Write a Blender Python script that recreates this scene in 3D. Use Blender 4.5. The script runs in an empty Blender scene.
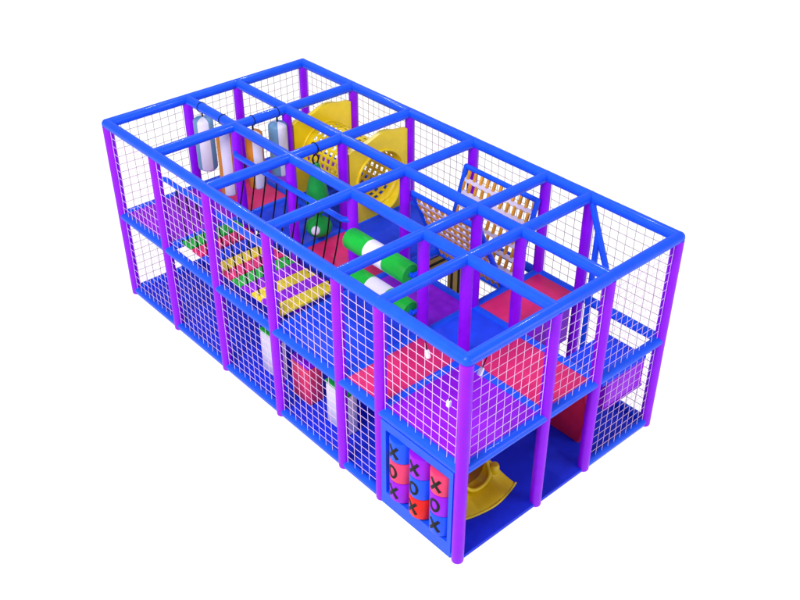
import bpy, bmesh, math, random
from mathutils import Vector, Matrix
random.seed(7)
S = bpy.context.scene
COL = S.collection
PI = math.pi

# ------------------------------------------------------------------ layout (metres)
YS = [0.0, 1.1975, 1.8606, 3.0727, 4.2640, 5.4518, 6.6147]      # long side
XS = [0.0, 1.2000, 2.0197, 3.1749]                              # short side
ZT = 2.6449                                                     # top beams
ZD = 1.2850                                                     # deck beams
RT, RP, RD = 0.064, 0.066, 0.060
ZPAD = 1.318                                                    # top of the deck mats

# ------------------------------------------------------------------ materials
def srgb(r, g, b):
    def f(c):
        c /= 255.0
        return c / 12.92 if c <= 0.04045 else ((c + 0.055) / 1.055) ** 2.4
    return (f(r), f(g), f(b), 1.0)

def vinyl(name, rgb, rough=0.42, var=0.07, bump=0.04, scale=7.0, spec=0.2, grain=260.0, coat=0.0):
    m = bpy.data.materials.new(name); m.use_nodes = True
    nt = m.node_tree; N = nt.nodes; L = nt.links
    b = N['Principled BSDF']
    b.inputs['Roughness'].default_value = rough
    b.inputs['Specular IOR Level'].default_value = spec
    b.inputs['Coat Weight'].default_value = coat; b.inputs['Coat Roughness'].default_value = 0.10
    tc = N.new('ShaderNodeTexCoord')
    n1 = N.new('ShaderNodeTexNoise'); n1.inputs['Scale'].default_value = scale; n1.inputs['Detail'].default_value = 5
    L.new(tc.outputs['Object'], n1.inputs['Vector'])
    cr = N.new('ShaderNodeValToRGB')
    c = srgb(*rgb)
    lo = tuple(max(0, x * (1 - var * 1.6)) for x in c[:3]) + (1,)
    hi = tuple(min(1, x * (1 + var)) for x in c[:3]) + (1,)
    cr.color_ramp.elements[0].color = lo; cr.color_ramp.elements[0].position = 0.3
    cr.color_ramp.elements[1].color = hi; cr.color_ramp.elements[1].position = 0.72
    L.new(n1.outputs['Fac'], cr.inputs['Fac']); L.new(cr.outputs['Color'], b.inputs['Base Color'])
    n2 = N.new('ShaderNodeTexNoise'); n2.inputs['Scale'].default_value = grain; n2.inputs['Detail'].default_value = 2
    L.new(tc.outputs['Object'], n2.inputs['Vector'])
    n3 = N.new('ShaderNodeTexNoise'); n3.inputs['Scale'].default_value = 14.0; n3.inputs['Detail'].default_value = 2
    L.new(tc.outputs['Object'], n3.inputs['Vector'])
    ad = N.new('ShaderNodeMath'); ad.operation = 'MULTIPLY_ADD'; ad.inputs[1].default_value = 0.03
    L.new(n2.outputs['Fac'], ad.inputs[0]); L.new(n3.outputs['Fac'], ad.inputs[2])
    bp = N.new('ShaderNodeBump'); bp.inputs['Strength'].default_value = bump * 4; bp.inputs['Distance'].default_value = 0.01
    L.new(ad.outputs[0], bp.inputs['Height']); L.new(bp.outputs['Normal'], b.inputs['Normal'])
    mr = N.new('ShaderNodeMapRange'); mr.inputs['To Min'].default_value = rough - 0.07; mr.inputs['To Max'].default_value = rough + 0.1
    L.new(n3.outputs['Fac'], mr.inputs['Value']); L.new(mr.outputs[0], b.inputs['Roughness'])
    return m

M = dict(
    blue=vinyl('blue_vinyl', (22, 84, 240), 0.38, 0.06, 0.0, spec=0.12, coat=0.18),
    deckblue=vinyl('deck_blue_vinyl', (30, 72, 240), 0.45),
    floorblue=vinyl('floor_blue_mat', (28, 52, 225), 0.5),
    purple=vinyl('purple_vinyl', (146, 8, 238)),
    deckpurple=vinyl('deck_purple_vinyl', (152, 18, 224), 0.45),
    pink=vinyl('pink_red_vinyl', (226, 42, 112), 0.45),
    red=vinyl('red_vinyl', (228, 38, 78), 0.45),
    red2=vinyl('bright_red_vinyl', (235, 28, 22), 0.4),
    pinkd=vinyl('drum_pink', (236, 60, 108), 0.4),
    green=vinyl('green_vinyl', (22, 176, 56), 0.4),
    darkgreen=vinyl('deep_green_vinyl', (22, 150, 62), 0.4),
    white=vinyl('white_vinyl', (228, 222, 240), 0.4, 0.02),
    yellow=vinyl('yellow_plastic', (240, 208, 20), 0.33, 0.05, 0.02, spec=0.45),
    plankyellow=vinyl('yellow_plank', (238, 214, 44), 0.45),
    tan=vinyl('tan_board', (176, 142, 62), 0.5),
    slate=vinyl('grey_blue_vinyl', (106, 150, 188), 0.4, 0.04),
    orange=vinyl('orange_vinyl', (214, 132, 40), 0.4, 0.05),
    wood=vinyl('orange_wood', (226, 158, 58), 0.5, 0.16, scale=12),
    strap=vinyl('lavender_webbing', (222, 214, 240), 0.6, 0.03),
    rope=vinyl('black_rope', (14, 12, 18), 0.7, 0.1),
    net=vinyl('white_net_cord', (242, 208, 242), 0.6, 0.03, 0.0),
    netshade=vinyl('shaded_net_cord', (176, 160, 168), 0.6, 0.03, 0.0),  # far-side nets: shade painted in as a darker copy of the cord
    yellowshade=vinyl('shaded_yellow_plastic', (176, 122, 30), 0.4, 0.05, 0.02),  # yellow plastic with the deck's shade put into the colour
    ink=vinyl('black_print', (12, 11, 14), 0.5, 0.0, 0.0),
)

# ------------------------------------------------------------------ mesh helpers
def new(): return bmesh.new()

def frame_of(d):
    d = d.normalized()
    up = Vector((0, 0, 1)) if abs(d.z) < 0.9 else Vector((1, 0, 0))
    u = d.cross(up).normalized(); v = d.cross(u).normalized()
    return u, v

def tube(bm, pts, r, n=20, cap=True, closed=False, dome=False):
    pts = [Vector(p) for p in pts]
    rr = r if isinstance(r, (list, tuple)) else [r] * len(pts)
    rings = []; u = None
    m = len(pts)
    for i, p in enumerate(pts):
        if closed: d = pts[(i + 1) % m] - pts[i - 1]
        else: d = pts[min(i + 1, m - 1)] - pts[max(i - 1, 0)]
        d.normalize()
        if u is None: u, v = frame_of(d)
        else:
            u = (u - d * u.dot(d)).normalized(); v = d.cross(u).normalized()
        rings.append([bm.verts.new(p + (u * math.cos(2*PI*k/n) + v * math.sin(2*PI*k/n)) * rr[i]) for k in range(n)])
    for i in range(m if closed else m - 1):
        a, b = rings[i], rings[(i + 1) % m]
        for k in range(n):
            bm.faces.new((a[k], a[(k+1) % n], b[(k+1) % n], b[k]))
    if cap and not closed:
        bm.faces.new(rings[0][::-1]); bm.faces.new(rings[-1])
    return rings

def box(bm, x0, x1, y0, y1, z0, z1, bev=0.0):
    g = bmesh.new()
    vs = [g.verts.new((x, y, z)) for x in (x0, x1) for y in (y0, y1) for z in (z0, z1)]
    for f in ((0,1,3,2),(4,6,7,5),(0,4,5,1),(2,3,7,6),(0,2,6,4),(1,5,7,3)):
        g.faces.new([vs[i] for i in f])
    if bev: bmesh.ops.bevel(g, geom=g.edges[:], offset=bev, segments=3, affect='EDGES', profile=0.5)
    merge(bm, g)

def merge(bm, g, mat=None):
    if mat is not None: bmesh.ops.transform(g, matrix=mat, verts=g.verts)
    mp = {v: bm.verts.new(v.co) for v in g.verts}
    for f in g.faces:
        nf = bm.faces.new([mp[v] for v in f.verts]); nf.material_index = f.material_index
    g.free()

def lathe(bm, prof, n=32, z0=0.0, stripe=None):
    """prof: (r, z) from bottom to top, axis z"""
    rings = []
    for r, z in prof:
        if r < 1e-5: rings.append([bm.verts.new((0, 0, z))])
        else: rings.append([bm.verts.new((r*math.cos(2*PI*k/n), r*math.sin(2*PI*k/n), z)) for k in range(n)])
    for a, b in zip(rings, rings[1:]):
        for k in range(n):
            k2 = (k+1) % n
            if len(a) == 1 and len(b) == 1: continue
            if len(a) == 1: f = bm.faces.new((a[0], b[k2], b[k]))
            elif len(b) == 1: f = bm.faces.new((a[k], a[k2], b[0]))
            else: f = bm.faces.new((a[k], a[k2], b[k2], b[k]))
            if stripe: f.material_index = stripe(k, n)

def prism(bm, poly, axis, a, b, bev=0.0):
    """extrude a 2-D polygon along an axis; poly in the two other axes, in x,y,z order"""
    g = bmesh.new()
    def p3(p, t):
        return {'x': (t, p[0], p[1]), 'y': (p[0], t, p[1]), 'z': (p[0], p[1], t)}[axis]
    A = [g.verts.new(p3(p, a)) for p in poly]; B = [g.verts.new(p3(p, b)) for p in poly]
    g.faces.new(A); g.faces.new(B[::-1])
    n = len(poly)
    for i in range(n): g.faces.new((A[i], B[i], B[(i+1) % n], A[(i+1) % n]))
    bmesh.ops.recalc_face_normals(g, faces=g.faces)
    if bev:
        es = [e for e in g.edges if any(len(f.verts) == n for f in e.link_faces)]
        bmesh.ops.bevel(g, geom=es, offset=bev, segments=3, affect='EDGES', profile=0.5)
    merge(bm, g)

def ring_prism(bm, outer, inner, axis, a, b):
    """plate with a hole: outer and inner outlines with equal point counts"""
    def p3(p, t):
        return {'x': (t, p[0], p[1]), 'y': (p[0], t, p[1]), 'z': (p[0], p[1], t)}[axis]
    n = len(outer)
    oa = [bm.verts.new(p3(p, a)) for p in outer]; ob = [bm.verts.new(p3(p, b)) for p in outer]
    ia = [bm.verts.new(p3(p, a)) for p in inner]; ib = [bm.verts.new(p3(p, b)) for p in inner]
    for i in range(n):
        j = (i+1) % n
        for q in ((oa[i], oa[j], ia[j], ia[i]), (ob[j], ob[i], ib[i], ib[j]),
                  (oa[j], oa[i], ob[i], ob[j]), (ia[i], ia[j], ib[j], ib[i])):
            bm.faces.new(q)

def obj(name, bm, mats, parent=None, smooth=True, loc=None):
    bmesh.ops.recalc_face_normals(bm, faces=bm.faces)
    me = bpy.data.meshes.new(name)
    if parent is not None and loc is None:           # geometry was given in world space
        off = world_loc(parent)
        bmesh.ops.translate(bm, vec=-off, verts=bm.verts)
    bm.to_mesh(me); bm.free()
    for m in (mats if isinstance(mats, (list, tuple)) else [mats]): me.materials.append(m)
    if smooth:
        for p in me.polygons: p.use_smooth = True
        try: me.set_sharp_from_angle(angle=math.radians(38))
        except Exception: pass
    o = bpy.data.objects.new(name, me); COL.objects.link(o)
    if parent is not None: o.parent = parent
    if loc is not None: o.location = loc
    return o

def world_loc(o):
    v = Vector(o.location)
    while o.parent: o = o.parent; v += Vector(o.location)
    return v

def thing(name, label, cat, loc=(0, 0, 0), group=None):
    o = bpy.data.objects.new(name, None); COL.objects.link(o)
    o.location = loc; o.empty_display_size = 0.1
    o['label'] = label; o['category'] = cat; o['kind'] = 'thing'
    if group: o['group'] = group
    return o

# ------------------------------------------------------------------ setting: plain white floor, glow added so no shadow darkens it
bm = new(); bmesh.ops.create_grid(bm, x_segments=1, y_segments=1, size=150)
ground = obj('ground', bm, [], None, False)
ground.location = (0, 0, -0.004)
gm = bpy.data.materials.new('white_floor_added_glow'); gm.use_nodes = True
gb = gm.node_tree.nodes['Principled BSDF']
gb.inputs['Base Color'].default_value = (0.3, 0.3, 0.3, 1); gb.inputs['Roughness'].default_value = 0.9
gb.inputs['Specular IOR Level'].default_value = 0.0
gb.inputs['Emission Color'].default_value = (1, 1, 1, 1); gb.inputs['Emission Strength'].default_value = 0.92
ground.data.materials.append(gm); ground['kind'] = 'structure'

# ------------------------------------------------------------------ the play frame
F = thing('play_frame', 'two-storey playground frame of blue padded beams, purple posts, white nets and coloured decks', 'playground frame')

for y in YS:
    for x in XS:
        bm = new()
        prof = [(0.0, 0.0), (RP*0.8, 0.0), (RP*0.95, 0.006), (RP, 0.02)]
        zs = [0.3, 0.7, 1.1, 1.5, 1.9, 2.3]
        prof += [(RP*(1+0.010*math.sin(7*z+x*3+y)), z) for z in zs] + [(RP, ZT-0.03), (0, ZT-0.03)]
        lathe(bm, prof, 24)
        obj('post', bm, M['purple'], F, loc=(x, y, 0))
        bm = new(); bmesh.ops.create_uvsphere(bm, u_segments=24, v_segments=14, radius=RT*1.03)
        obj('beam_joint', bm, M['blue'], F, loc=(x, y, ZT))

def beam(name, a, b, r, mat='blue'):
    a = Vector(a); b = Vector(b); n = 7; pts = []; rr = []
    for i in range(n):
        t = i/(n-1); pts.append(a.lerp(b, t)); rr.append(r*(1 + 0.012*math.sin(9*t + a.x*5 + a.y*3)))
    bm = new(); tube(bm, pts, rr, 24, cap=False)
    return obj(name, bm, M[mat], F)

for j, x in enumerate(XS):
    for i in range(6):
        beam('top_beam', (x, YS[i], ZT), (x, YS[i+1], ZT), RT)
        if j in (1, 2) or True: beam('deck_beam', (x, YS[i], ZD), (x, YS[i+1], ZD), RD)
for i, y in enumerate(YS):
    for j in range(3):
        beam('top_beam', (XS[j], y, ZT), (XS[j+1], y, ZT), RT)
        if not (i == 4 and j == 0): beam('deck_beam', (XS[j], y, ZD), (XS[j+1], y, ZD), RD)

PADS = {(0,0):'deckpurple',(1,0):'pink',(2,0):'deckblue',(5,0):'deckpurple',
        (0,1):'pink',(1,1):'deckblue',(2,1):'deckpurple',(3,1):'pink',(4,1):'deckblue',(5,1):'pink',
        (1,2):'pink',(3,2):'deckblue',(4,2):'deckblue',(5,2):'deckpurple'}
for (i, j), c in PADS.items():
    bm = new(); q = 0.045
    cx = 0.034
    x0, x1, y0, y1 = XS[j]+q, XS[j+1]-q, YS[i]+q, YS[i+1]-q
    box(bm, x0, x1, y0, y1, ZPAD-0.075, ZPAD, 0.012)
    obj('deck_mat', bm, M[c], F)

bm = new(); box(bm, -0.03, XS[3]+0.03, -0.03, YS[6]+0.03, 0.002, 0.05, 0.006)
obj('floor_mat', bm, M['floorblue'], F)

def floor_beam(a, b):
    bm = new(); a = Vector(a); b = Vector(b); tube(bm, [a, (a+b)/2, b], 0.052, 20, cap=False)
    obj('floor_beam', bm, M['blue'], F)
for i in range(6):
    floor_beam((0, YS[i], 0.066), (0, YS[i+1], 0.066)); floor_beam((XS[3], YS[i], 0.066), (XS[3], YS[i+1], 0.066))
for j in range(3):
    floor_beam((XS[j], YS[6], 0.066), (XS[j+1], YS[6], 0.066))
floor_beam((XS[2], 0, 0.066), (XS[3], 0, 0.066))

def net(axis, w, s0, s1, z0, z1, out):
    """square-mesh cord net; axis: the horizontal axis it runs along, w: its plane"""
    bm = new(); a, b = s0 + 0.078, s1 - 0.082
    r = 0.0028 if out < 0 else 0.0040; cell = 0.117
    def P(s, z, d=0.0):
        q = w + out*(d + 0.006*math.sin(3.1*s+1.3*z) )
        return (q, s, z) if axis == 'y' else (s, q, z)
    nv = max(3, round((b-a)/cell)); nh = max(3, round((z1-z0)/cell))
    for k in range(nv+1):
        s = a + (b-a)*k/nv
        js = random.uniform(-0.004, 0.004)
        tube(bm, [P(s + js*math.sin(t*6), z0 + (z1-z0)*t) for t in (0, .25, .5, .75, 1)], r, 5)
    for k in range(nh+1):
        z = z0 + (z1-z0)*k/nh
        tube(bm, [P(a + (b-a)*t, z - 0.006*math.sin(PI*t), 0.005) for t in (0, .25, .5, .75, 1)], r, 5)
    obj('net', bm, M['net' if out < 0 else 'netshade'], F)

UP0, UP1, LO0, LO1 = ZD+0.050, ZT-0.055, 0.108, ZD-0.048
OUT = 0.014
for i in range(6):
    net('y', -OUT, YS[i], YS[i+1], UP0, UP1, -1)
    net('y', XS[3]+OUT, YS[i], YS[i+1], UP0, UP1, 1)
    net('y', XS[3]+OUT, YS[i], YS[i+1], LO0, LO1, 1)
    if i > 0: net('y', -OUT, YS[i], YS[i+1], LO0, LO1, -1)
for j in range(3):
    net('x', -OUT, XS[j], XS[j+1], UP0, UP1, -1)
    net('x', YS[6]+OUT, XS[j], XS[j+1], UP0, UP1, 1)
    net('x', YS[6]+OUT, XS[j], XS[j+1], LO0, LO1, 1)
net('x', -OUT, XS[2], XS[3], LO0, LO1, -1)

# ------------------------------------------------------------------ hanging punch bags
def punch_bag(x, y, col, label, ln, r, rot):
    top = ZT - RT - 0.04
    t = thing('punch_bag', label, 'punch bag', (x, y, 0), 'hanging punch bags')
    z1 = top - 0.03; z0 = z1 - ln
    prof = [(0, z0)] + [(r*math.sin(a)*1.0, z0 + 0.06*(1-math.cos(a))) for a in (0.5, 0.9, 1.25)] + [(r, z0+0.06)]
    prof += [(r*(1+0.012*math.sin(8*k)), z0+0.06+(ln-0.12)*k/5) for k in range(1, 5)]
    prof += [(r, z1-0.06)] + [(r*math.sin(a), z1-0.06*(1-math.cos(a))) for a in (1.25, 0.9, 0.5)] + [(0, z1)]
    bm = new(); lathe(bm, prof, 32, stripe=lambda k, n: 1 if ((k + rot) % 16) < 6 else 0)
    obj('bag', bm, [M[col], M['white']], t, loc=(0, 0, 0))
    bm = new()
    tube(bm, [(0, 0, z1-0.01), (0, 0, z1+0.04), (0.0, 0, ZT-RT)], 0.012, 8)
    obj('strap', bm, M['rope'], t, loc=(0, 0, 0))
    bm = new(); tube(bm, [((RT+0.006)*math.cos(a)*(0 if abs(y-YS[5]) < .01 else 1), (RT+0.006)*math.cos(a)*(1 if abs(y-YS[5]) < .01 else 0), ZT+(RT+0.006)*math.sin(a)) for a in [2*PI*k/16 for k in range(16)]], 0.0045, 6, closed=True)
    obj('hanging_loop', bm, M['rope'], t, loc=(0, 0, 0))
punch_bag(1.2, 6.25, 'slate', 'grey-blue and white punch bag hanging nearest the far left end', 0.80, 0.135, 14)
punch_bag(1.2, 5.73, 'orange', 'longer orange and white punch bag left of the purple post', 0.98, 0.120, 14)
punch_bag(1.47, YS[5], 'orange', 'orange and white punch bag just right of the purple post', 0.86, 0.120, 12)
punch_bag(1.86, YS[5], 'slate', 'grey-blue and white punch bag beside the yellow tunnel panel', 0.80, 0.130, 11)

# ------------------------------------------------------------------ yellow crawl tunnel
T = thing('crawl_tunnel', 'yellow plastic crawl tunnel with perforated tube between two moulded end panels', 'tunnel', (2.62, 4.86, ZPAD))
TC, TZ, TR = 2.62, 1.865, 0.400
def tunnel_panel(y, front):
    x0, x1, zb = XS[2]+0.075, XS[3]-0.075, ZPAD+0.004
    n = 64; outer = []; inner = []
    def top(x):
        u = (x-TC)/0.5
        base = 2.425 + 0.105*math.exp(-((u-0.16)/0.50)**2) + 0.03*max(0, min(1, (u-0.55)/0.35))
        return base
    for k in range(n):
        a = 2*PI*k/n
        inner.append((TC+TR*math.cos(a), TZ+TR*math.sin(a)))
        # point on the outline in direction a
        dx, dz = math.cos(a), math.sin(a)
        t = 1e9
        if dx > 1e-6: t = min(t, (x1-TC)/dx)
        if dx < -1e-6: t = min(t, (x0-TC)/dx)
        if dz < -1e-6: t = min(t, (zb-TZ)/dz)
        lo, hi = 0, t
        for _ in range(40):
            md = (lo+hi)/2
            if TZ+md*dz > top(TC+md*dx): hi = md
            else: lo = md
        outer.append((TC+hi*dx, TZ+hi*dz))
    bm = new(); ring_prism(bm, outer, inner, 'y', y-0.035, y+0.035)
    bmesh.ops.bevel(bm, geom=[e for e in bm.edges if e.is_manifold and e.calc_face_angle(0) > 1.2 and abs(e.verts[0].co.y-e.verts[1].co.y) < 1e-4], offset=0.016, segments=3, affect='EDGES')
    p = obj('end_panel', bm, M['yellow'], T)
    yy = y - 0.035
    bm = new(); tube(bm, [(TC+(TR+0.01)*math.cos(2*PI*k/48), yy-0.004, TZ+(TR+0.01)*math.sin(2*PI*k/48)) for k in range(48)], 0.020, 10, closed=True)
    obj('rim', bm, M['yellow'], p)
    # scooped entry lip under the opening
    bm = new(); rows = []
    for a in [PI+0.35+(PI-0.7)*k/20 for k in range(21)]:
        e = math.sin((a-PI-0.35)/(PI-0.7)*PI)
        rows.append([bm.verts.new((TC+(TR-0.02+q*0.05*e)*math.cos(a), yy+0.03-q*0.15*e, TZ+(TR-0.02+0.05*q*e)*math.sin(a)+0.0*q)) for q in (0, .35, .7, 1)])
    for a, b in zip(rows, rows[1:]):
        for k in range(3): bm.faces.new((a[k], a[k+1], b[k+1], b[k]))
    lip = obj('entry_lip', bm, M['yellow'], p)
    s = lip.modifiers.new('thick', 'SOLIDIFY'); s.thickness = 0.022; s.offset = 0
tunnel_panel(YS[4], True)
tunnel_panel(YS[5], False)
bm = new(); NA, NL = 26, 11
L0, L1 = YS[4]+0.03, YS[5]-0.03
def cyl(a, y): return (TC+(TR+0.012)*math.cos(a), y, TZ+(TR+0.012)*math.sin(a))
vc = {}
def V(key, co):
    if key not in vc: vc[key] = bm.verts.new(co)
    return vc[key]
da, dl = 2*PI/NA, (L1-L0)/NL
for a in range(NA):
    for l in range(NL):
        A, Y = a*da, L0+l*dl
        c = [V(((a+i) % NA, l+k), cyl(A+i*da, Y+k*dl)) for i, k in ((0,0),(1,0),(1,1),(0,1))]
        if l in (0, NL-1):
            bm.faces.new(c); continue
        m = 0.21
        h = [bm.verts.new(cyl(A+u*da, Y+v*dl)) for u, v in ((m,m),(1-m,m),(1-m,1-m),(m,1-m))]
        for i in range(4):
            bm.faces.new((c[i], c[(i+1) % 4], h[(i+1) % 4], h[i]))
tb = obj('perforated_tube', bm, M['yellow'], T)
s = tb.modifiers.new('thick', 'SOLIDIFY'); s.thickness = 0.016; s.offset = 0

# ------------------------------------------------------------------ green hanging bag
G = thing('hanging_pear_bag', 'green pear-shaped hanging bag with a white spot on its round base', 'hanging bag', (1.585, YS[4], 0))
ctrl = [(0.0, 1.405), (0.08, 1.410), (0.14, 1.435), (0.172, 1.49), (0.176, 1.535), (0.155, 1.59), (0.11, 1.625), (0.06, 1.645), (0.045, 1.67), (0.045, 1.72), (0.07, 1.745), (0.115, 1.77), (0.142, 1.82), (0.150, 1.89), (0.148, 1.96),
        (0.132, 2.08), (0.105, 2.20), (0.078, 2.30), (0.060, 2.37), (0.052, 2.41), (0.035, 2.435), (0.0, 2.44)]
bm = new(); lathe(bm, ctrl, 36); obj('bag', bm, M['darkgreen'], G, loc=(0, 0, 0))
bm = new(); tube(bm, [(0.045*math.cos(a), 0, 2.49+0.062*math.sin(a)) for a in [2*PI*k/20 for k in range(20)]], 0.010, 8, closed=True)
obj('hook', bm, M['rope'], G, loc=(0, 0, 0))
bm = new(); tube(bm, [(0, (RT+0.008)*math.cos(a), ZT+(RT+0.008)*math.sin(a)) for a in [2*PI*k/16 for k in range(16)]], 0.006, 6, closed=True)
obj('hanging_loop', bm, M['rope'], G, loc=(0, 0, 0))
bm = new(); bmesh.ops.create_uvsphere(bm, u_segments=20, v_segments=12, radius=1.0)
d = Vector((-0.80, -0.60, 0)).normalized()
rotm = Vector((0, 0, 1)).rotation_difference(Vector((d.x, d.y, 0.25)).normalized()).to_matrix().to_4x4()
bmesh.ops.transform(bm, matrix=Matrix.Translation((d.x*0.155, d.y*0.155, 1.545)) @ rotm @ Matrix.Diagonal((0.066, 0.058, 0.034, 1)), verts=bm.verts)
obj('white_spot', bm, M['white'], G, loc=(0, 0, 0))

# ------------------------------------------------------------------ green and white rollers
def roller(z, label):
    y0, y1, x, r = YS[2]+0.085, YS[3]-0.080, 1.09, 0.130
    t = thing('foam_roller', label, 'roller', (x, (y0+y1)/2, z), 'green and white foam rollers')
    cuts = [y0, y0+(y1-y0)*0.345, y0+(y1-y0)*0.655, y1]
    for k in range(3):
        a, b = cuts[k], cuts[k+1]
        e0 = 0.02 if k == 0 else 0.004; e1 = 0.02 if k == 2 else 0.004
        bm = new()
        tube(bm, [(x, a, z), (x, a+0.001, z), (x, a+e0, z), (x, (a+b)/2, z), (x, b-e1, z), (x, b-0.001, z), (x, b, z)],
             [r*0.7 if k == 0 else r*.985, r-e0*0.7, r, r*1.004, r, r-e1*0.7, r*0.7 if k == 2 else r*.985], 36)
        obj('white_sleeve' if k == 1 else 'green_sleeve', bm, M['white' if k == 1 else 'green'], t)
    bm = new(); tube(bm, [(x, YS[2]+0.05, z), (x, YS[3]-0.05, z)], 0.030, 14); obj('axle', bm, M['blue'], t)
    for yb in (YS[2]+0.055, YS[3]-0.055):
        bm = new(); tube(bm, [(x-0.01, yb, z), (1.2, yb, z)], 0.026, 12); obj('bracket', bm, M['blue'], t)
roller(2.125, 'upper of two green and white foam rollers between the purple posts')
roller(1.62, 'lower of two green and white foam rollers, closer to the deck')

# ------------------------------------------------------------------ rope bridge of coloured planks
B = thing('plank_bridge', 'hanging bridge of yellow, purple, green and red planks on black ropes', 'rope bridge', (0.55, 4.26, ZPAD))
seq = [('plankyellow', 3.19), ('deckpurple', 3.40), ('plankyellow', 3.61), ('deckpurple', 3.82), ('green', 4.03), ('pink', 4.25), ('plankyellow', 4.46), ('deckblue', 4.70), ('pink', 4.93), ('green', 5.16)]
def plank_z(y): return 1.455 - 0.05*math.sin(PI*(y-3.07)/2.38)
for c, y in seq:
    bm = new(); z = plank_z(y); box(bm, 0.12, 0.95, y-0.098, y+0.098, z-0.05, z, 0.012)
    pk = obj('plank', bm, M[c], B)
    bm = new(); box(bm, 0.14, 0.93, y-0.075, y+0.075, z-0.066, z-0.0505); obj('underside_board', bm, M['rope'], pk)
for x in (0.19, 0.88):
    bm = new(); tube(bm, [(x, 3.10, 1.35)] + [(x, y, plank_z(y)-0.075) for _, y in seq] + [(x, 5.42, 1.35)], 0.014, 8); obj('carrier_rope', bm, M['rope'], B)
for xr, xp in ((0.085, 0.17), (1.115, 0.90)):
    bm = new(); xe = 0.0 if xr < 0.5 else 1.2
    tube(bm, [(xe, 3.075, 2.295), ((xe+xr)/2, 3.09, 2.293), (xr, 3.15, 2.29), (xr, 4.26, 2.285), (xr, 5.37, 2.29), ((xe+xr)/2, 5.43, 2.293), (xe, 5.45, 2.295)], 0.036, 16); obj('handrail', bm, M['blue'], B)
    for c, y in seq:
        bm = new(); zt, zb = 2.29, plank_z(y)-0.02
        j = random.uniform(-0.015, 0.015)
        pts = []
        for k in range(9):
            t = k/8
            pts.append((xr + (xp-xr)*(t**1.6), y + 0.035*math.sin(PI*t)*(1 if xr > .5 else -1)*0.6 + j*t, zt + (zb-zt)*t))
        tube(bm, pts, 0.0095, 8); obj('rope', bm, M['rope'], B)

# ------------------------------------------------------------------ sloped rung nets in the open shaft
def slat_ladder(top, bot, y0, y1, label, nrow, rung_w, flip):
    t = thing('rung_climbing_net', label, 'climbing net', (bot[0], (y0+y1)/2, bot[1]))
    tp = Vector((top[0], 0, top[1])); bt = Vector((bot[0], 0, bot[1])); d = (bt-tp); L = d.length; d.normalize()
    nrm = Vector((d.z, 0, -d.x))
    def at(s, y, o=0.0):
        p = tp + d*s + nrm*o; return Vector((p.x, y, p.z))
    bm = new(); r = 0.034
    cs = [at(0, y0), at(0, y1), at(L, y1), at(L, y0)]
    for a, b in zip(cs, cs[1:]+cs[:1]): tube(bm, [a, b], r, 14)
    for c in cs:
        g = bmesh.new(); bmesh.ops.create_uvsphere(g, u_segments=14, v_segments=8, radius=r*1.02); merge(bm, g, Matrix.Translation(c))
    obj('tube_frame', bm, M['blue'], t)
    def slab(bm, s0, s1, ya, yb, o0, o1):
        g = bmesh.new()
        vs = [g.verts.new(at(s, y, o)) for s in (s0, s1) for y in (ya, yb) for o in (o0, o1)]
        for f in ((0,1,3,2),(4,6,7,5),(0,4,5,1),(2,3,7,6),(0,2,6,4),(1,5,7,3)): g.faces.new([vs[i] for i in f])
        bmesh.ops.recalc_face_normals(g, faces=g.faces)
        bmesh.ops.bevel(g, geom=g.edges[:], offset=0.004, segments=2, affect='EDGES')
        merge(bm, g)
    step = L/(nrow+1)
    for k in range(1, nrow+1):
        bm = new(); slab(bm, k*step-0.030, k*step+0.030, y0+0.02, y1-0.02, -0.010, 0.010); obj('webbing_strap', bm, M['strap'], t)
    nr = 11
    for k in range(nrow+1):
        for q in range(nr):
            y = y0 + (y1-y0)*(q+0.5+(0.22 if k % 2 else -0.22))/nr
            bm = new(); slab(bm, k*step+0.018, (k+1)*step-0.018, y-rung_w/2, y+rung_w/2, -0.016, 0.016); obj('rung', bm, M['wood'], t)
slat_ladder((2.10, 2.33), (2.61, 1.25), 1.90, 3.03, 'blue-framed rung net leaning right, dense brown rungs nearer the green rollers', 7, 0.038, 0)
slat_ladder((3.06, 2.35), (2.72, 1.25), 1.87, 3.07, 'blue-framed rung net against the back wall with orange rungs between pale straps', 6, 0.040, 1)

# ------------------------------------------------------------------ noughts and crosses panel
X = thing('noughts_and_crosses_panel', 'blue panel with nine turning drums marked X and O at the near corner', 'game panel', (-0.02, 0.6, 0))
rect = lambda a, b, c, d: [(a, c), (b, c), (b, d), (a, d)]
bm = new(); ring_prism(bm, rect(0.060, 1.140, 0.020, 1.235), rect(0.115, 1.065, 0.215, 1.125), 'x', -0.052, 0.055)
bmesh.ops.bevel(bm, geom=[e for e in bm.edges if e.is_manifold and e.calc_face_angle(0) > 0.5], offset=0.010, segments=3, affect='EDGES')
obj('board', bm, M['blue'], X)
cols = [(0.905, ('blue', 'X'), ('pinkd', 'O'), ('deckpurple', 'X')),
        (0.595, ('deckpurple', 'X'), ('blue', 'O'), ('red2', 'X')),
        (0.285, ('pinkd', 'X'), ('deckpurple', 'O'), ('blue', 'X'))]
R = 0.148; CX = 0.055; H = 0.286
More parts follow.
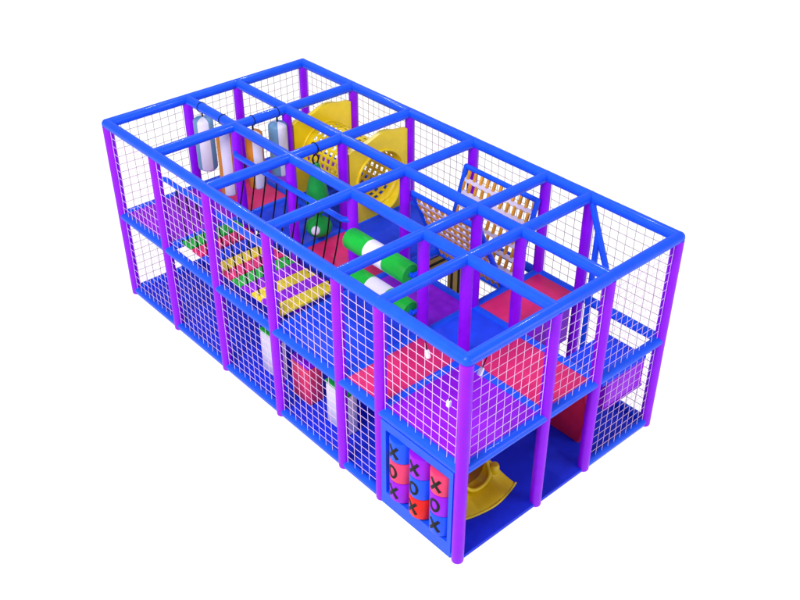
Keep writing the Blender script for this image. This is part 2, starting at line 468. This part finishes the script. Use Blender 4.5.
def letter(bm, ch, cy, cz, ang0):
    def pt(u, v, o):
        a = ang0 - u/R
        return Vector((CX + (R+o)*math.cos(a), cy + (R+o)*math.sin(a), cz + v))
    def stroke(path, w, closed=False):
        n = len(path); prev = None; first = None
        for i, (u, v) in enumerate(path):
            a = path[(i+1) % n] if closed or i < n-1 else path[i]
            b = path[i-1] if closed or i > 0 else path[i]
            d = Vector((a[0]-b[0], a[1]-b[1])).normalized(); nn = Vector((-d.y, d.x))*w/2
            cur = [bm.verts.new(pt(u+nn.x*s, v+nn.y*s, o)) for s, o in ((-1, 0.0), (-1, 0.0045), (1, 0.0045), (1, 0.0))]
            if prev:
                for k in range(3): bm.faces.new((prev[k], prev[k+1], cur[k+1], cur[k]))
            else: first = cur
            prev = cur
        if closed:
            for k in range(3): bm.faces.new((prev[k], prev[k+1], first[k+1], first[k]))
    if ch == 'X':
        stroke([(-0.058+0.116*k/8, -0.078+0.156*k/8) for k in range(9)], 0.036)
        stroke([(-0.058+0.116*k/8, 0.078-0.156*k/8) for k in range(9)], 0.036)
    else:
        stroke([(0.052*math.cos(2*PI*k/28), 0.076*math.sin(2*PI*k/28)) for k in range(28)], 0.030, True)
for cy, *cells in cols:
    bm = new(); tube(bm, [(CX, cy, 0.18), (CX, cy, 1.16)], 0.022, 12); obj('spindle', bm, M['rope'], X)
    for k, (c, ch) in enumerate(cells):
        z1 = 1.088 - k*H; z0 = z1 - H + 0.006
        bm = new(); g = bmesh.new()
        lathe(g, [(0, z0), (R-0.014, z0), (R-0.004, z0+0.004), (R, z0+0.014), (R, (z0+z1)/2), (R, z1-0.014), (R-0.004, z1-0.004), (R-0.014, z1), (0, z1)], 40)
        merge(bm, g, Matrix.Translation((CX, cy, 0)))
        dr = obj('drum', bm, M[c], X)
        bm = new(); letter(bm, ch, cy, (z0+z1)/2, PI + random.uniform(-0.1, 0.1) + 0.02)
        obj('letter_mark', bm, M['ink'], dr, smooth=False)

# ------------------------------------------------------------------ yellow slide under the near deck
SL = thing('slide_exit', 'yellow plastic slide with a flared lip on the dark blue floor', 'slide', (0.70, 0.3, 0.05))
bm = new(); rows = []
st = [  # y, bed z, bed half width, wall height, rim width
    (0.29, 0.080, 0.22, 0.006, 0.20), (0.38, 0.098, 0.21, 0.012, 0.20), (0.46, 0.105, 0.21, 0.05, 0.18), (0.52, 0.105, 0.20, 0.14, 0.17), (0.60, 0.12, 0.20, 0.22, 0.14),
    (0.75, 0.20, 0.20, 0.24, 0.10), (0.95, 0.40, 0.20, 0.22, 0.07), (1.2, 0.74, 0.20, 0.21, 0.06), (1.45, 1.08, 0.20, 0.17, 0.06), (1.62, 1.22, 0.20, 0.02, 0.05)]
sx = 0.80
for n_, (y, z, hw, wh, rw) in enumerate(st):
    row = []
    pr = [(-hw-rw, wh*0.55-0.02), (-hw-rw*0.9, wh*0.6), (-hw-0.02, wh), (-hw, wh*0.8), (-hw+0.02, wh*0.3), (-hw+0.07, 0.01), (-hw*0.4, 0), (0, 0),
          (hw*0.4, 0), (hw-0.07, 0.01), (hw-0.02, wh*0.3), (hw, wh*0.8), (hw+0.02, wh), (hw+rw*0.9, wh*0.6), (hw+rw, wh*0.55-0.02)]
    for u, v in pr:
        bow = -0.06*(1-(u/0.42)**2) if n_ < 2 else 0
        row.append(bm.verts.new((sx+u, y+bow, z+v)))
    rows.append(row)
for q, (a, b) in enumerate(zip(rows, rows[1:])):
    for k in range(len(a)-1):
        fc = bm.faces.new((a[k], a[k+1], b[k+1], b[k]))
        if q >= 4 and 3 <= k <= 10: fc.material_index = 1  # painted shade on the chute bed
ch = obj('chute', bm, [M['yellow'], M['yellowshade']], SL)
s = ch.modifiers.new('thick', 'SOLIDIFY'); s.thickness = 0.028; s.offset = -1
s = ch.modifiers.new('sub', 'SUBSURF'); s.levels = 2; s.render_levels = 2
def smooth_path(p, n=6):
    out = []
    p = [Vector(q) for q in p]
    for i in range(len(p)-1):
        a, b, c, d = p[max(i-1, 0)], p[i], p[i+1], p[min(i+2, len(p)-1)]
        for k in range(n):
            t = k/n
            out.append(0.5*((2*b) + (c-a)*t + (2*a-5*b+4*c-d)*t*t + (3*b-a-3*c+d)*t**3))
    return out + [p[-1]]
bm = new(); tube(bm, smooth_path([(0.59, 0.76, 0.44), (0.60, 0.62, 0.34), (0.635, 0.54, 0.23), (0.71, 0.50, 0.155), (0.81, 0.485, 0.135), (0.91, 0.485, 0.155), (0.985, 0.50, 0.23), (1.01, 0.58, 0.33), (1.01, 0.76, 0.44)]), 0.024, 14)
obj('rim_roll', bm, M['yellow'], SL)
bm = new(); lathe(bm, [(0, 0.22), (0.05, 0.22), (0.058, 0.26), (0.056, 0.31), (0.045, 0.338), (0.02, 0.345), (0, 0.345)], 24)
obj('grip_knob', bm, M['yellow'], SL, loc=(1.055-0.70, 0.50-0.3, -0.06))
bm = new(); tube(bm, smooth_path([(0.385, 0.31, 0.078), (0.55, 0.262, 0.074), (0.80, 0.228, 0.072), (1.05, 0.262, 0.074), (1.215, 0.31, 0.078)]), 0.015, 10)
obj('lip_edge', bm, M['yellow'], SL)

# ------------------------------------------------------------------ things by the far right stair
RW = thing('curved_wall_panel', 'dark red upright panel with a curved front edge on the lower floor', 'panel', (2.29, 0.7, 0.05))
poly = [(1.13, 0.052), (1.13, 1.00), (0.36, 1.00)] + [(0.32-0.10*math.sin(PI*k/10)+0.06*(1-k/10)**2, 1.00-0.948*k/10) for k in range(1, 11)]
bm = new(); prism(bm, poly, 'x', 2.26, 2.32, 0.01); obj('panel_board', bm, M['red'], RW)
bm = new(); tube(bm, [(2.29, p[0]-0.004, p[1]) for p in poly[2:]], 0.034, 12); obj('edge_piping', bm, M['red'], RW)

ST = thing('padded_step', 'purple padded step block with a blue top behind the net', 'step', (2.65, 0.4, 0.68))
bm = new(); box(bm, 2.345, 3.03, 0.05, 0.64, 0.68, 1.055, 0.02); obj('block', bm, M['deckpurple'], ST)
bm = new(); box(bm, 2.24, 3.035, 0.045, 0.645, 1.057, 1.10, 0.012); obj('top_mat', bm, M['deckblue'], ST)
bm = new(); box(bm, 2.345, 3.045, 0.043, 0.65, 0.65, 0.678, 0.008); obj('base_board', bm, M['deckpurple'], ST)
for x, y in ((2.40, 0.58), (2.98, 0.58)):
    bm = new(); tube(bm, [(x, y, 0.05), (x, y, 0.652)], 0.022, 12); obj('support_leg', bm, M['deckpurple'], ST)

bm = new(); box(bm, XS[2]+0.07, XS[3]-0.17, YS[1]-0.03, YS[1]+0.03, 0.70, ZD-0.045, 0.012)
o = obj('riser_panel', bm, M['deckpurple'])
o['label'] = 'purple padded panel below the far pink deck, behind the short side net'; o['category'] = 'panel'; o['kind'] = 'thing'

CP = thing('climbing_pole', 'blue slanted grab pole hanging from the top joint beside the right end', 'pole', (3.1, 0.98, 0.05))
bm = new(); tube(bm, [(3.16, 1.17, 2.62), (3.13, 0.99, 2.25), (3.10, 0.805, 1.885)], 0.038, 18)
obj('slanted_pole', bm, M['blue'], CP)
bm = new(); tube(bm, [(3.10, 0.99, 0.05), (3.10, 0.99, 1.2), (3.12, 0.995, 2.27)], 0.036, 18); obj('upright_pole', bm, M['blue'], CP)

# ------------------------------------------------------------------ tan crawl-through panel under the deck
CPN = thing('crawl_through_wall', 'tan crawl-through panel with black outlines below the deck, seen through the shaft', 'panel', (2.6, YS[3], 0.05))
def octo(cx, cz, hx, hz, c): return [(cx-hx, cz-hz+c), (cx-hx+c, cz-hz), (cx+hx-c, cz-hz), (cx+hx, cz-hz+c), (cx+hx, cz+hz-c), (cx+hx-c, cz+hz), (cx-hx+c, cz+hz), (cx-hx, cz+hz-c)]
yo = YS[3]-0.03
bm = new(); ring_prism(bm, octo(2.597, 0.64, 0.505, 0.575, 0.02), octo(2.52, 0.60, 0.30, 0.42, 0.11), 'y', yo, yo+0.06); obj('board', bm, M['tan'], CPN, smooth=False)
for cx, cz, hx, hz, c, w in ((2.52, 0.60, 0.315, 0.435, 0.115, 0.045), (2.535, 0.60, 0.435, 0.525, 0.13, 0.042)):
    bm = new(); ring_prism(bm, octo(cx, cz, hx+w/2, hz+w/2, c), octo(cx, cz, hx-w/2, hz-w/2, c-0.01), 'y', yo-0.005, yo-0.001); obj('outline_band', bm, M['rope'], CPN, smooth=False)

# ------------------------------------------------------------------ padded uprights on the lower floor
def upright(x0, x1, y0, y1, zt, body, cap, label):
    t = thing('padded_upright', label, 'soft post', ((x0+x1)/2, (y0+y1)/2, 0.05), 'padded uprights on the lower floor')
    bm = new(); box(bm, x0, x1, y0, y1, 0.051, zt-0.05, 0.02); obj('body', bm, M[body], t)
    bm = new(); box(bm, x0-0.004, x1+0.004, y0-0.004, y1+0.004, zt-0.049, zt, 0.015); obj('cap', bm, M[cap], t)
upright(0.30, 0.42, 3.50, 3.89, 0.72, 'white', 'green', 'white padded upright with green top, farther of the two white ones')
upright(0.30, 0.52, 2.90, 3.25, 0.66, 'pinkd', 'deckpurple', 'pink red padded upright standing between the two white ones')
upright(0.30, 0.46, 2.16, 2.56, 0.70, 'white', 'green', 'white padded upright with green top, nearer the game panel')

# ------------------------------------------------------------------ net buckles
def buckle(p, top, label):
    p = Vector(p); top = Vector(top)
    t = thing('net_buckle', label, 'buckle', p)
    d = (top-p).normalized(); u, v = frame_of(d)
    bm = new(); tube(bm, [p + d*0.03, (p+top)/2 + Vector((0, 0, -0.004)), top], 0.006, 8); obj('cord', bm, M['rope'], t)
    bm = new(); g = bmesh.new(); bmesh.ops.create_cube(g, size=1); bmesh.ops.bevel(g, geom=g.edges[:], offset=0.12, segments=2, affect='EDGES')
    m3 = Matrix((u, v, d)).transposed().to_4x4()
    merge(bm, g, Matrix.Translation(p) @ m3 @ Matrix.Diagonal((0.042, 0.034, 0.082, 1))); obj('clip', bm, M['white'], t)
buckle((-0.02, 0.49, 2.44), (-0.01, 0.54, 2.583), 'white buckle on a black cord under the long side beam')
buckle((0.165, -0.02, 2.44), (0.26, -0.01, 2.583), 'white buckle on a black cord under the short side beam')
buckle((-0.045, 0.165, 2.06), (-0.045, 0.155, 2.13), 'small white buckle on the net beside the near corner post')

# ------------------------------------------------------------------ camera
cam = bpy.data.cameras.new('camera'); co = bpy.data.objects.new('camera', cam); COL.objects.link(co)
co.location = (-5.0814, -4.8002, 8.1387)
co.rotation_euler = (0.9633, -0.0005, -0.7278)
cam.sensor_width = 36; cam.lens = 36*995.28/800; cam.clip_end = 600
S.camera = co

# ------------------------------------------------------------------ light: bright even studio
W = bpy.data.worlds.new('World'); S.world = W; W.use_nodes = True
bg = W.node_tree.nodes['Background']; bg.inputs['Color'].default_value = (1, 1, 1, 1); bg.inputs['Strength'].default_value = 0.50

def area(loc, tgt, size, power):
    l = bpy.data.lights.new('soft_area_light', 'AREA'); l.energy = power; l.size = size; l.shape = 'SQUARE'
    o = bpy.data.objects.new('soft_area_light', l); COL.objects.link(o); o.location = loc
    o.rotation_euler = (Vector(tgt)-Vector(loc)).to_track_quat('-Z', 'Y').to_euler()
area((-5.5, 0.5, 8.5), (1.4, 3.0, 1.0), 5.0, 980)
area((5.5, -7.5, 3.4), (1.4, 0.6, 0.5), 4.0, 230)  # added fill, brightens the slide and lower floor through the open bays
C = Vector(co.location)
for P_, n in (((0.62, 6.6147, ZT), (0, -0.42, 0.9)), ((2.09, 6.6147, ZT), (0, -0.42, 0.9)), ((3.1749, 0.35, ZT), (-0.42, 0, 0.9))):
    P_ = Vector(P_); n = Vector(n).normalized(); P_ = P_ + n*RT
    v = (C-P_).normalized(); l = (2*n.dot(v)*n - v)
    L = bpy.data.lights.new('ceiling_lamp', 'POINT'); L.energy = 110; L.shadow_soft_size = 0.11
    o = bpy.data.objects.new('ceiling_lamp', L); COL.objects.link(o); o.location = P_ + l*3.2

S.view_settings.view_transform = 'Standard'; S.view_settings.look = 'None'; S.view_settings.exposure = 0
S.render.resolution_x = 1024; S.render.resolution_y = 768
